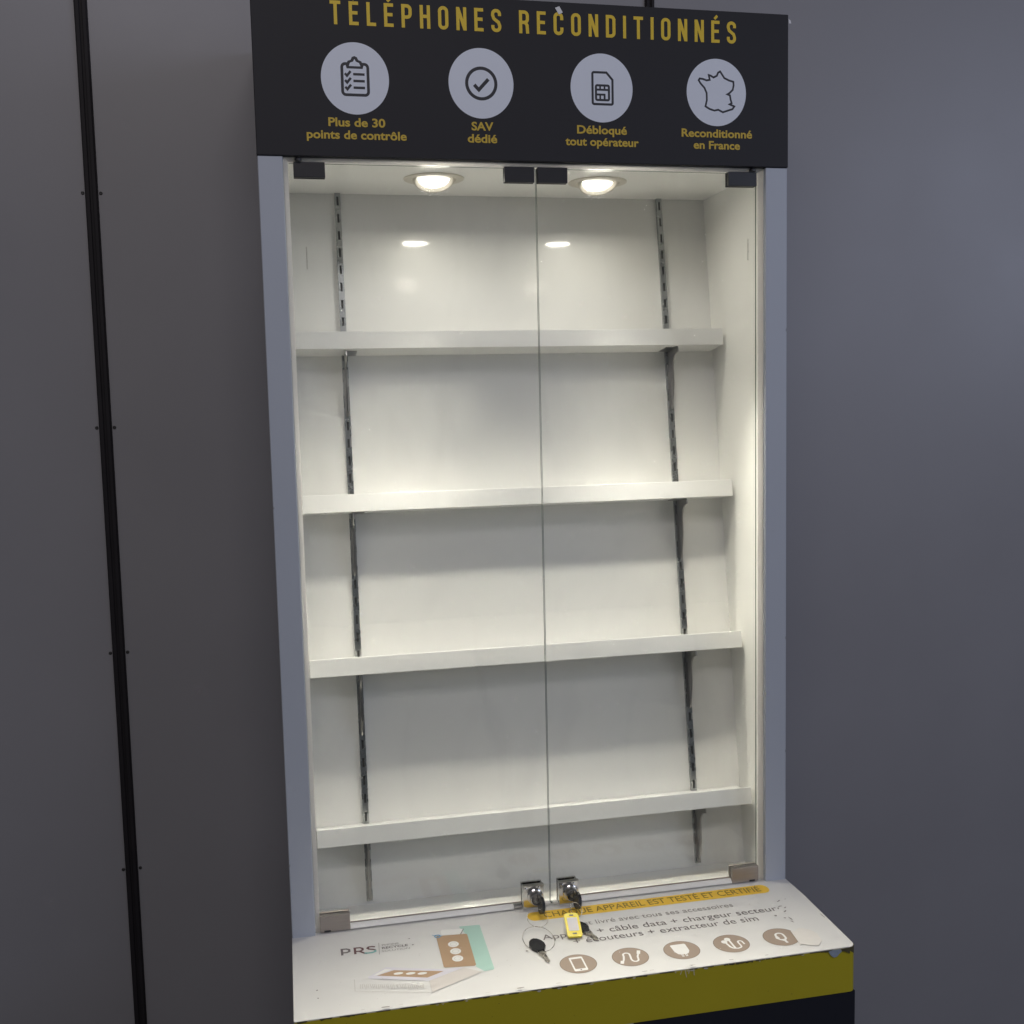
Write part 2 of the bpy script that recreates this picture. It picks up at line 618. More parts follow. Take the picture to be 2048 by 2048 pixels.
# translucent seal round the door opening, lit through from inside
bm = bmesh.new()
ring_o = [(0.0450, -0.0008), (0.9547, -0.0008), (0.9547, ZB + 0.0010), (0.0450, ZB + 0.0010)]
ring_i = [(0.0522, -0.0086), (0.9432, -0.0086), (0.9432, ZB + 0.0010), (0.0522, ZB + 0.0010)]
A = [bm.verts.new((x, 0.0085, z)) for x, z in ring_o]
B = [bm.verts.new((x, 0.0110, z)) for x, z in ring_i]
for i in (3, 0, 1):
    j = (i + 1) % 4
    bm.faces.new((A[i], A[j], B[j], B[i]))
finish('door_seal', bm, 'seal', cab)

# downlights: flange on the ceiling, tilted gimbal ring with the lens
lamp_ref = None
for lx, ly in LAMPS:
    zc = -0.0036
    bm = bmesh.new()
    lathe(bm, [(0.0590, 0.0), (0.0585, -0.0016), (0.0560, -0.0024), (0.0440, -0.0026), (0.0425, -0.0006), (0.041, 0.0)], 64,
          Matrix.Translation((lx, ly, zc)))
    dl = finish('downlight', bm, 'lamp_ring', cab, smooth=True, at=(lx, ly, zc))
    T = Matrix.Translation((lx, ly - 0.004, zc - 0.0005)) @ Matrix.Rotation(R(-24), 4, 'X')
    bm = bmesh.new()
    lathe(bm, [(0.0400, 0.006), (0.0400, -0.0030), (0.0385, -0.0052), (0.0360, -0.0054), (0.0310, -0.0010), (0.0300, 0.0030),
               (0.028, 0.0030)], 64, T)
    finish('gimbal_ring', bm, 'lamp_ring', dl, smooth=True, at=(lx, ly, zc))
    bm = bmesh.new()
    lathe(bm, [(0.0302, 0.0012), (0.026, -0.0002), (0.017, -0.0012), (0.006, -0.0016)], 48, T)
    finish('lens', bm, 'lamp_lens', dl, smooth=True, at=(lx, ly, zc))

# slotted shelf standards on the back panel
ANG = math.atan(SL)


def back_matrix(x, z):
    """frame on the back panel at height z: X right, -Y out of the panel, Z up along the panel"""
    return Matrix.Translation((x, back_y(z), z)) @ Matrix.Rotation(-ANG, 4, 'X')


RX = (0.1531, 0.8478)
std = None
for rx in RX:
    if std is None:
        bm = bmesh.new()
        T = back_matrix(rx, 0.0)
        zl, zh = -1.438, -0.004
        hw, d = 0.0060, 0.0085
        box(bm, -hw, -hw + 0.0012, -d, -0.0002, zl, zh, 0, mtx=T)
        box(bm, hw - 0.0012, hw, -d, -0.0002, zl, zh, 0, mtx=T)
        box(bm, -hw + 0.00125, -0.0021, -d, -d + 0.0012, zl, zh, 0, mtx=T)
        box(bm, 0.0021, hw - 0.00125, -d, -d + 0.0012, zl, zh, 0, mtx=T)
        box(bm, -hw + 0.0013, hw - 0.0013, -0.0020, -0.0003, zl, zh, 1, mtx=T)
        z = zh
        first_gap = 0.0088
        top = zh
        k = 0
        while True:
            bot = (zh - 0.0088) if k == 0 else (zh - 0.0088 - 0.0357 * k + 0.0178)
            top = zh if k == 0 else zh - 0.0088 - 0.0357 * k + 0.0357 - 0.0178
            # bridge k: from below slot k-1 to above slot k
            t_ = zh if k == 0 else (zh - 0.0088 - 0.0357 * (k - 1) - 0.0178)
            b_ = zh - 0.0088 - 0.0357 * k
            if b_ < zl + 0.002:
                box(bm, -0.00205, 0.00205, -d, -d + 0.0012, zl, t_, 0, mtx=T)
                break
            box(bm, -0.00205, 0.00205, -d, -d + 0.0012, b_, t_, 0, mtx=T)
            k += 1
        std = finish('shelf_standard', bm, ['steel', 'slot'], cab, at=(rx, back_y(0.0), 0.0))
    else:
        copy_part(std, cab, (rx - RX[0], 0, 0))

# shelves: shallow box with raised front lip, square to the slanted back; two brackets each
SD = 0.0755
SZ = [-0.3374, -0.6570, -0.9725, -1.2943]
shelf_ref = None
for k, sz in enumerate(SZ):
    if shelf_ref is None:
        T = back_matrix(0.0, sz)
        bm = bmesh.new()
        box(bm, 0.0545, 0.9475, -SD + 0.0016, -0.0004, 0.0, 0.0225, bevel=0.0008, seg=2, mtx=T)
        box(bm, 0.0545, 0.9475, -SD - 0.0004, -SD + 0.0014, -0.0003, 0.0345, bevel=0.0007, seg=2, mtx=T)
        shelf_ref = finish('shelf', bm, 'shelf', cab, smooth=True, at=(0.5, back_y(sz), sz))
        for rx, s in ((RX[0], 1), (RX[1], -1)):
            bm = bmesh.new()
            Tb = back_matrix(rx, sz)
            ol = [(0.009, 0.0), (0.064, 0.0), (0.0675, -0.0015), (0.0685, -0.0115), (0.0640, -0.0125)]
            ol += [(0.064 - 0.029 * math.sin(R(a)), -0.0125 - 0.034 * (1 - math.cos(R(a)))) for a in range(12, 91, 13)]
            ol += [(0.0335, -0.070), (0.0275, -0.095), (0.0190, -0.118), (0.0140, -0.126), (0.009, -0.126)]
            u = (Tb.to_3x3() @ Vector((0, -1, 0)))
            v = (Tb.to_3x3() @ Vector((0, 0, 1)))
            prism(bm, [(a, b - 0.0004) for a, b in ol], Tb.translation, u, v, 0.0026)
            # hooked tongue and the little saddle that carries the shelf
            a0, a1 = (0.0013, 0.022) if s > 0 else (-0.022, -0.0013)
            box(bm, a0, a1, -0.056, -0.012, -0.0022, -0.0006, mtx=Tb)
            box(bm, -0.0045, 0.0045, -0.0120, -0.0095, -0.125, -0.030, mtx=Tb)
            finish('bracket', bm, 'bracket', shelf_ref, at=(rx, back_y(sz), sz))
    else:
        copy_part(shelf_ref, cab, (0, back_y(sz) - back_y(SZ[0]), sz - SZ[0]))

# ------------------------------------------------------------------ glass doors
GY0, GY1 = 0.0145, 0.0195
GT, GB = -0.0090, -1.4300
for side, gx0, gx1 in ((-1, 0.0535, 0.5024), (1, 0.5044, 0.9420)):
    bm = bmesh.new()
    box(bm, gx0, gx1, GY0, GY1, GB, GT, 0)
    for f in bm.faces:
        c = f.calc_center_median()
        if abs(c.y - GY0) > 1e-4 and abs(c.y - GY1) > 1e-4:
            f.material_index = 1
    door = finish('glass_door', bm, ['glass', 'glass_edge'], cab)
    # black pivot clip at the outer top corner and plain clip at the meeting edge
    ox0, ox1 = (0.0614, 0.1165) if side < 0 else (0.8820, 0.9408)
    bm = bmesh.new()
    box(bm, ox0, ox1, 0.0085, 0.0143, -0.0345, -0.0075, bevel=0.001)
    box(bm, ox0, ox1, 0.0197, 0.0250, -0.0345, -0.0075, bevel=0.001)
    box(bm, ox0 + 0.0005, ox1 - 0.0005, 0.0120, 0.0220, -0.0088, -0.0070, bevel=0.0006)
    px = 0.0700 if side < 0 else 0.9315
    lathe(bm, [(0.0062, -0.0068), (0.0062, -0.0030), (0.0045, -0.0012), (0.0045, 0.0)], 18, Matrix.Translation((px, 0.0085, 0)))
    finish('pivot_clip', bm, 'black', door, smooth=True)
    mx0, mx1 = (0.4426, 0.4992) if side < 0 else (0.5055, 0.5627)
    bm = bmesh.new()
    box(bm, mx0, mx1, 0.0095, 0.0143, -0.0355, -0.0072, bevel=0.0008)
    box(bm, mx0, mx1, 0.0197, 0.0240, -0.0355, -0.0072, bevel=0.0008)
    finish('strike_plate', bm, 'black', door, smooth=True)
    # slim rounded rail along the bottom edge
    rx0, rx1 = (0.1096, 0.4440) if side < 0 else (0.5585, 0.8838)
    bx0, bx1 = (rx0, 0.4270) if side < 0 else (0.5660, rx1)
    bm = bmesh.new()
    ux, vy, wz = Vector((1, 0, 0)), Vector((0, 1, 0)), Vector((0, 0, 1))
    prism(bm, [(0.0143, -1.4206), (0.0124, -1.4206), (0.0110, -1.4210), (0.0046, -1.4268), (0.0038, -1.4280), (0.0038, -1.4288), (0.0143, -1.4288)],
          Vector(((bx0 + bx1) / 2, 0, 0)), vy, wz, bx1 - bx0)
    box(bm, rx0, rx1, 0.0118, 0.0143, -1.4203, -1.4184, 1)
    box(bm, rx0, rx1, 0.0197, 0.0225, -1.4285, -1.4215)
    ix0, ix1 = (0.4870, 0.5010) if side < 0 else (0.5060, 0.5170)
    box(bm, ix0, ix1, 0.0045, 0.0143, -1.4285, -1.4235, bevel=0.0016)
    finish('bottom_rail', bm, ['rail', 'brushed'], door, smooth=True)
    # steel end of the bead next to the lock
    ex0, ex1 = (0.4275, 0.4445) if side < 0 else (0.5575, 0.5655)
    bm = bmesh.new()
    box(bm, ex0, ex1, 0.0055, 0.0143, -1.4285, -1.4225, bevel=0.0016)
    finish('latch_bolt', bm, 'chrome', door, smooth=True)
    # brushed corner block with the bottom pivot
    cx0, cx1 = (0.0525, 0.1090) if side < 0 else (0.8844, 0.9418)
    bm = bmesh.new()
    box(bm, cx0, cx1, 0.0040, 0.0143, -1.4300, -1.3985, bevel=0.0008)
    box(bm, cx0, cx1, 0.0197, 0.0260, -1.4300, -1.3985, bevel=0.0008)
    qx = 0.066 if side < 0 else 0.9275
    box(bm, qx - 0.006, qx + 0.006, 0.0034, 0.0039, -1.4296, -1.4262, 1)
    finish('corner_block', bm, ['brushed', 'black'], door, smooth=True)
    # square chrome lock: clamp plate, top lip, barrel
    lx0, lx1 = (0.4446, 0.4866) if side < 0 else (0.5174, 0.5574)
    lc = (lx0 + lx1) / 2 + 0.003
    bm = bmesh.new()
    box(bm, lx0, lx1, -0.0010, 0.0035, -1.4290, -1.3830, 0, bevel=0.0012)
    box(bm, lx0, lx1, -0.0045, 0.0050, -1.3828, -1.3808, 2, bevel=0.0006)
    box(bm, lx0 + 0.001, lx0 + 0.0022, 0.0037, 0.0143, -1.4285, -1.3832, 0)
    box(bm, lx1 - 0.0022, lx1 - 0.001, 0.0037, 0.0143, -1.4285, -1.3832, 0)
    box(bm, lx0, lx1, 0.0197, 0.0250, -1.4290, -1.3832, 0, bevel=0.001)
    for sx_ in (lx0 + 0.006, lx1 - 0.010):
        lathe(bm, [(0.0028, 0), (0.0028, 0.0012), (0.0018, 0.0018)], 14, Matrix.Translation((sx_, -0.0010, -1.3885)) @ Matrix.Rotation(R(90), 4, 'X'))
    lathe(bm, [(0.0155, 0.0), (0.0155, 0.0025), (0.0135, 0.0040), (0.0120, 0.0042), (0.0120, 0.0160), (0.0108, 0.0175), (0.0095, 0.0170), (0.0040, 0.0168)], 32,
          Matrix.Translation((lc, -0.0011, -1.4045)) @ Matrix.Rotation(R(90), 4, 'X'), mis=[0, 0, 0, 2, 0, 0, 0, 2])
    lk = finish('lock', bm, ['chrome', 'black_glossy', 'bracket'], door, smooth=True)
    # tempered-glass stamp, too small to read
    gx, gz0, gz1 = (0.0788, -0.194, -0.155) if side < 0 else (0.9248, -0.174, -0.134)
    fl = Flat(lambda a, b, o: Vector((a, GY0 - o, b)))
    rnd = random.Random(5 + side)
    z = gz0
    while z < gz1:
        h = rnd.uniform(0.0012, 0.0030)
        fl.poly([(gx - 0.0012, z), (gx + rnd.uniform(0.0003, 0.0012), z), (gx + rnd.uniform(0.0003, 0.0012), z + h), (gx - 0.0012, z + h)])
        z += h + rnd.uniform(0.0007, 0.0013)
    fl.done('etched_stamp', ['etch'], door)

# ------------------------------------------------------------------ header with its print
bm = bmesh.new()
box(bm, -0.0008, 1.0008, -0.0025, 0.345, 0.0, ZT, bevel=0.0012, seg=1)
header = finish('header_panel', bm, 'header', cab)
HY = -0.0025
HF = lambda a, b, o: Vector((a, HY - o, b))


# tall condensed capitals, drawn as strokes on a unit-height grid
def glyph(ch):
    Wg = 0.46
    t = 0.145
    h = t / 2
    x0, x1, y0, y1 = h, Wg - h, h, 1 - h
    r = 0.15
    if ch == 'T':
        return [[(0, y1), (Wg, y1)], [(Wg / 2, y1 - h), (Wg / 2, 0)]], Wg
    if ch == 'E':
        return [[(x0, 0), (x0, 1)], [(x0 + h, y1), (Wg * 0.9, y1)], [(x0 + h, 0.52), (Wg * 0.82, 0.52)], [(x0 + h, y0), (Wg * 0.9, y0)]], Wg * 0.9
    if ch == 'L':
        return [[(x0, 0), (x0, 1)], [(x0 + h, y0), (Wg * 0.88, y0)]], Wg * 0.88
    if ch == 'P':
        return [[(x0, 0), (x0, 1)], [(x0 + h, y1)] + arc(x1 - r, y1 - r, r, 90, 0, 6) + arc(x1 - r, 0.45 + r, r, 0, -90, 6) + [(x0 + h, 0.45)]], Wg
    if ch == 'R':
        return [[(x0, 0), (x0, 1)], [(x0 + h, y1)] + arc(x1 - r, y1 - r, r, 90, 0, 6) + arc(x1 - r, 0.48 + r, r, 0, -90, 6) + [(x0 + h, 0.48)],
                [(x1 - 0.12, 0.50), (x1 - 0.02, 0.36), (x1, 0.0)]], Wg
    if ch == 'H':
        return [[(x0, 0), (x0, 1)], [(x1, 0), (x1, 1)], [(x0 + h, 0.52), (x1 - h, 0.52)]], Wg
    if ch == 'N':
        return [[(x0, 0), (x0, 1)], [(x1, 0), (x1, 1)], [(x0 + 0.01, 0.96), (x1 - 0.01, 0.04)]], Wg
    if ch == 'I':
        return [[(x0, 0), (x0, 1)]], t
    if ch == 'D':
        return [[(x0, 0), (x0, 1)], [(x0 + h, y1)] + arc(x1 - r, y1 - r, r, 90, 0, 6) + arc(x1 - r, y0 + r, r, 0, -90, 6) + [(x0 + h, y0)]], Wg
    if ch == 'O':
        return [('c', arc(x1 - r, y1 - r, r, 90, 0, 6) + arc(x1 - r, y0 + r, r, 0, -90, 6) + arc(x0 + r, y0 + r, r, -90, -180, 6) + arc(x0 + r, y1 - r, r, 180, 90, 6))], Wg
    if ch == 'C':
        return [[(x1, 0.66)] + arc(x1 - r, y1 - r, r, 0, 90, 6) + arc(x0 + r, y1 - r, r, 90, 180, 6) + arc(x0 + r, y0 + r, r, 180, 270, 6) + arc(x1 - r, y0 + r, r, -90, 0, 6) + [(x1, 0.34)]], Wg
    if ch == 'S':
        return [[(x1, 0.70)] + arc(x1 - r, y1 - r, r, 0, 90, 6) + arc(x0 + r, y1 - r, r, 90, 180, 6) + [(x0, 0.72), (x0 + 0.05, 0.58), (x1 - 0.05, 0.42), (x1, 0.28)]
                + arc(x1 - r, y0 + r, r, 0, -90, 6) + arc(x0 + r, y0 + r, r, -90, -180, 6) + [(x0, 0.30)]], Wg
    return [], Wg


def title(fl, s, x0, x1, zb, cap):
    adv = []
    for ch in s:
        adv.append(0.62 if ch == ' ' else glyph({'É': 'E'}.get(ch, ch))[1])
    # letter space chosen so that the line spans x0..x1
    tot = sum(adv) * cap
    gap = (x1 - x0 - tot) / (len(s) - 1)
    x = x0
    for ch, a in zip(s, adv):
        if ch != ' ':
            strokes, _ = glyph({'É': 'E'}.get(ch, ch))
            fl.step = 0
            for st in strokes:
                cl = st[0] == 'c'
                pts = st[1] if cl else st
                fl.stroke([(x + p[0] * cap, zb + p[1] * cap) for p in pts], 0.145 * cap, closed=cl)
            if ch == 'É':
                fl.stroke([(x + 0.16 * cap, zb + 1.07 * cap), (x + 0.30 * cap, zb + 1.22 * cap)], 0.12 * cap)
        x += a * cap + gap


for word, a, b in (('TÉLÉPHONES', 0.1350, 0.4405), ('RECONDITIONNÉS', 0.4735, 0.8935)):
    fl = Flat(HF)
    title(fl, word, a, b, 0.2260, 0.0402)
    fl.done('title_lettering', ['gold'], header)

caps = [([('Plus de 30', 0.1250, 0.2253), ('points de contrôle', 0.0865, 0.2627)]),
        ([('SAV', 0.3812, 0.4215), ('dédié', 0.3735, 0.4280)]),
        ([('Débloqué', 0.5791, 0.6753), ('tout opérateur', 0.5565, 0.6984)]),
        ([('Reconditionné', 0.7833, 0.9258), ('en France', 0.8073, 0.9010)])]
for lines in caps:
    lettering('caption_lettering', [(s, a, b, z, 0.0140, 0.027, 0) for (s, a, b), z in zip(lines, (0.0528, 0.0312))], HF, ['gold_dim'], header)

CZ = 0.1352
for i, cx in enumerate((0.1747, 0.4009, 0.6277, 0.8537)):
    fl = Flat(HF)
    fl.disc(cx, CZ, 0.0597, 0.0617, 0, 72)
    if i == 0:
        fl.stroke(rrect(0.1520, 0.1975, 0.1070, 0.1600, 0.006), 0.0050, 1, True)
        fl.poly([(0.1605, 0.1520), (0.1885, 0.1520), (0.1900, 0.1570), (0.1865, 0.1650), (0.1812, 0.1668), (0.1790, 0.1715), (0.1745, 0.1735),
                 (0.1700, 0.1715), (0.1678, 0.1668), (0.1625, 0.1650), (0.1590, 0.1570)], 1)
        fl.poly([(0.1645, 0.1562), (0.1848, 0.1562), (0.1825, 0.1618), (0.1770, 0.1640), (0.1745, 0.1685), (0.1720, 0.1640), (0.1665, 0.1618)], 0)
        for z in (0.1425, 0.1310, 0.1195):
            fl.stroke([(0.1570, z + 0.001), (0.1605, z - 0.0030), (0.1672, z + 0.0050)], 0.0042, 1)
            fl.stroke([(0.1715, z), (0.1915, z)], 0.0042, 1)
    elif i == 1:
        fl.ring(0.4011, 0.1350, 0.0268, 0.0058, 1)
        fl.stroke([(0.3880, 0.1325), (0.3962, 0.1238), (0.4142, 0.1430)], 0.0062, 1)
    elif i == 2:
        fl.stroke(arc(0.6100 + 0.003, 0.1062 + 0.003, 0.003, 180, 270, 4) + arc(0.6485 - 0.003, 0.1062 + 0.003, 0.003, 270, 360, 4)
                  + [(0.6485, 0.1505), (0.6370, 0.1632)] + arc(0.6100 + 0.003, 0.1632 - 0.003, 0.003, 90, 180, 4), 0.0042, 1, True)
        fl.stroke(rrect(0.6165, 0.6415, 0.1138, 0.1400, 0.0025), 0.0040, 1, True)
        fl.stroke([(0.6180, 0.1322), (0.6400, 0.1322)], 0.0036, 1)
        fl.stroke([(0.6180, 0.1235), (0.6330, 0.1235), (0.6330, 0.1150)], 0.0036, 1)
        for xx in (0.6245, 0.6330):
            fl.stroke([(xx, 0.1388), (xx, 0.1335)], 0.0032, 1)
        fl.stroke([(0.6245, 0.1225), (0.6245, 0.1150)], 0.0032, 1)
    else:
        pts = [(1145, 525), (1152, 514), (1172, 516), (1196, 524), (1216, 520), (1210, 490), (1222, 493), (1240, 504), (1262, 492), (1270, 472), (1283, 464),
               (1295, 482), (1310, 505), (1340, 519), (1368, 526), (1370, 548), (1364, 578), (1345, 598), (1330, 608), (1346, 614), (1350, 640), (1357, 664),
               (1344, 672), (1374, 684), (1362, 702), (1330, 713), (1300, 724), (1270, 709), (1245, 715), (1215, 706), (1188, 690), (1197, 650), (1196, 605),
               (1182, 572), (1158, 546)]
        fl.stroke([(0.8537 + (a - 1259) * 0.000313, 0.1356 - (b - 598) * 0.000287) for a, b in pts], 0.0036, 1, True)
    fl.done('badge', ['badge', 'badge_ink'], header)

# ------------------------------------------------------------------ base with counter
KS = 0.0233


def kz(y):
    return ZB + KS * y


bm = bmesh.new()
box(bm, 0.004, 0.996, -CD + 0.006, 0.345, FLOOR + 0.001, ZB - 0.026)
finish('base_body', bm, 'carcass', cab)
bm = bmesh.new()
# counter board: slightly sloping, rounded front right corner
ol = [(0.0, 0.012), (0.0, -CD + 0.002), (0.002, -CD)] + arc(1.004 - 0.013, -CD + 0.013, 0.013, -90, 0, 6) + [(1.004, -0.07), (1.0005, 0.0), (1.0005, 0.012)]
top = [bm.verts.new((x, y, kz(y))) for x, y in ol]
bot = [bm.verts.new((x, y, ZB - 0.025)) for x, y in ol]
bm.faces.new(top)
bm.faces.new(bot[::-1])
for i in range(len(ol)):
    j = (i + 1) % len(ol)
    bm.faces.new((top[i], bot[i], bot[j], top[j]))
bmesh.ops.recalc_face_normals(bm, faces=bm.faces)
counter = finish('counter_top', bm, 'counter', cab)

# yellow front band and the panels below it (a few mm proud / behind)
bm = bmesh.new()
ol = [(0.0, 0.0)]
ol = [(0.0, -CD + 0.003), (0.001, -CD - 0.0008)] + arc(1.004 - 0.013, -CD + 0.013, 0.0138, -90, 0, 6) + [(1.0048, -CD + 0.06), (1.003, -CD + 0.06), (1.003, -CD + 0.013)]
zt_ = lambda y: kz(min(y, -0.2)) - 0.0016
A = [bm.verts.new((x, y, zt_(y))) for x, y in ol]
B = [bm.verts.new((x, y, -1.5238)) for x, y in ol]
for i in range(len(ol) - 1):
    bm.faces.new((A[i], B[i], B[i + 1], A[i + 1]))
band = finish('front_band', bm, 'olive', cab)
bm = bmesh.new()
box(bm, 0.5800, 1.0035, -CD + 0.0012, -CD + 0.0055, FLOOR + 0.06, -1.5242)
box(bm, 0.9990, 1.0035, -CD + 0.0056, 0.0, FLOOR + 0.06, -1.5242)
finish('lower_front', bm, 'navy', cab)
bm = bmesh.new()
box(bm, 0.0, 0.5795, -CD + 0.0012, -CD + 0.0055, FLOOR + 0.06, -1.5242)
finish('lower_front', bm, 'pale', cab)

KF = lambda a, b, o: Vector((a, b, kz(b) + o))

# logo: P R S with the teal tail of the S, divider, three small lines
fl = Flat(KF)
lw = 0.0042


def P_(a, b):  # logo grid 0..1 over its footprint
    return (0.0868 + a * 0.0635, -0.0845 + b * 0.0215 - a * 0.0035)


fl.stroke([P_(0.03, 0), P_(0.03, 1), P_(0.16, 1), P_(0.24, 0.85), P_(0.24, 0.55), P_(0.16, 0.40), P_(0.05, 0.40)], lw, 0)
fl.stroke([P_(0.40, 0), P_(0.40, 1), P_(0.55, 1), P_(0.62, 0.85), P_(0.62, 0.58), P_(0.55, 0.43), P_(0.42, 0.43)], lw, 1)
fl.stroke([P_(0.52, 0.43), P_(0.66, 0.02), P_(0.74, -0.06)], lw, 1)
fl.stroke([P_(0.98, 0.90), P_(0.90, 1.0), P_(0.80, 0.97), P_(0.76, 0.80), P_(0.80, 0.62), P_(0.92, 0.50), P_(0.98, 0.36)], lw, 1)
fl.stroke([P_(0.98, 0.36), P_(0.97, 0.14), P_(0.88, 0.0), P_(0.74, -0.02), P_(0.66, 0.06)], lw, 2)
fl.stroke([(0.1572, -0.0560), (0.1548, -0.0975)], 0.0010, 3)
fl.done('logo', ['ink', 'rosewood', 'teal_ink', 'ink_light'], counter)
lettering('logo_lettering', [('PHONE', 0.1622, 0.1930, -0.0690, 0.0062, 0.0, 1), ('RECYCLE', 0.1612, 0.2090, -0.0800, 0.0072, 0.02, 0),
                             ('SOLUTION', 0.1600, 0.2115, -0.0905, 0.0056, 0.0, 1)], KF, ['ink', 'ink_light'], counter)

# printed picture: phone box, upright and lying
fl = Flat(KF)
fl.poly([(0.3114, -0.0320), (0.3500, -0.0345), (0.3512, -0.0365), (0.3490, -0.1935), (0.3465, -0.1965), (0.3305, -0.1975), (0.3190, -0.1805), (0.3200, -0.0640)], 0)
fl.poly([(0.2752, -0.0420), (0.2780, -0.0360), (0.3138, -0.0420), (0.3185, -0.0430), (0.3105, -0.0600), (0.2750, -0.0560)], 2)
fl.stroke([(0.3190, -0.0420), (0.3095, -0.0625)], 0.0020, 4)
fl.poly([(0.2640, -0.0600), (0.2660, -0.0575), (0.3195, -0.0620), (0.3222, -0.0645), (0.3200, -0.1730), (0.3170, -0.1765), (0.2650, -0.1700), (0.2625, -0.1670)], 1)
for q in ((0.2914, -0.0939), (0.2914, -0.1197), (0.2911, -0.1452)):
    fl.disc(*q, 0.0100, 0.0105, 2, 28)
    fl.ring(q[0], q[1], 0.0058, 0.0010, 3, 24)
fl.ring(0.2667, -0.0589, 0.0050, 0.0022, 5, 24)
fl.stroke([(0.2570, -0.0520), (0.2640, -0.0565), (0.2760, -0.0600)], 0.0016, 5)
# tray
fl.poly([(0.1285, -0.1690), (0.1625, -0.1444), (0.2624, -0.1754), (0.2969, -0.1773), (0.2318, -0.2064), (0.1300, -0.1745)], 6)
fl.poly([(0.1440, -0.1681), (0.1750, -0.1575), (0.2604, -0.1814), (0.2298, -0.1954)], 1)
fl.poly([(0.1370, -0.1668), (0.1600, -0.1500), (0.1720, -0.1545), (0.1450, -0.1668)], 2)
for q in ((0.1817, -0.1700), (0.2027, -0.1751), (0.2227, -0.1800)):
    fl.disc(*q, 0.0085, 0.0038, 2, 24)
fl.poly([(0.2318, -0.2064), (0.2969, -0.1790), (0.3255, -0.1995), (0.2312, -0.2432)], 3)
fl.stroke([(0.2318, -0.2064), (0.2312, -0.2432), (0.3255, -0.1995)], 0.0012, 7)
fl.stroke([(0.1035, -0.2085), (0.2312, -0.2432)], 0.0008, 7)
fl.stroke([(0.1048, -0.1720), (0.1035, -0.2085)], 0.0012, 7)
rnd = random.Random(3)
for k in range(11):
    t = (k + 0.5) / 11
    x, y = 0.112 + 0.110 * t, -0.188 - 0.030 * t
    for e in range(3):
        fl.stroke([(x + e * 0.0030 - 0.003, y), (x + e * 0.0030 - 0.003 + rnd.uniform(-0.002, 0.002), y - rnd.uniform(0.010, 0.016))], 0.0011, 7)
fl.done('box_picture', ['teal', 'kraft', 'print_white', 'print_grey', 'ink_light', 'blue_ink', 'print_lilac', 'ink_faint'], counter)

# yellow pill with its line, and the three lines under it
fl = Flat(KF)
fl.poly(arc(0.4600, -0.0285, 0.0135, 90, 270, 10, 0.0168) + arc(0.9345, -0.0290, 0.0135, -90, 90, 10, 0.0172))
pill = fl.done('banner', ['pill'], counter)
lettering('banner_lettering', [('CHAQUE APPAREIL EST TESTÉ ET CERTIFIÉ', 0.4790, 0.9290, -0.0385, 0.0195, 0.004, 0)], KF, ['pill_ink'], counter, off=0.0009)
lettering('printed_lines', [('et livré avec tous ses accessoires', 0.5440, 0.8490, -0.0845, 0.0155, 0.0, 1),
                            ('Appareil + câble data + chargeur secteur', 0.4560, 0.9260, -0.1195, 0.0185, 0.0, 0),
                            ('+ écouteurs + extracteur de sim', 0.5090, 0.8740, -0.1470, 0.0185, 0.0, 0)], KF, ['ink', 'ink_light'], counter)

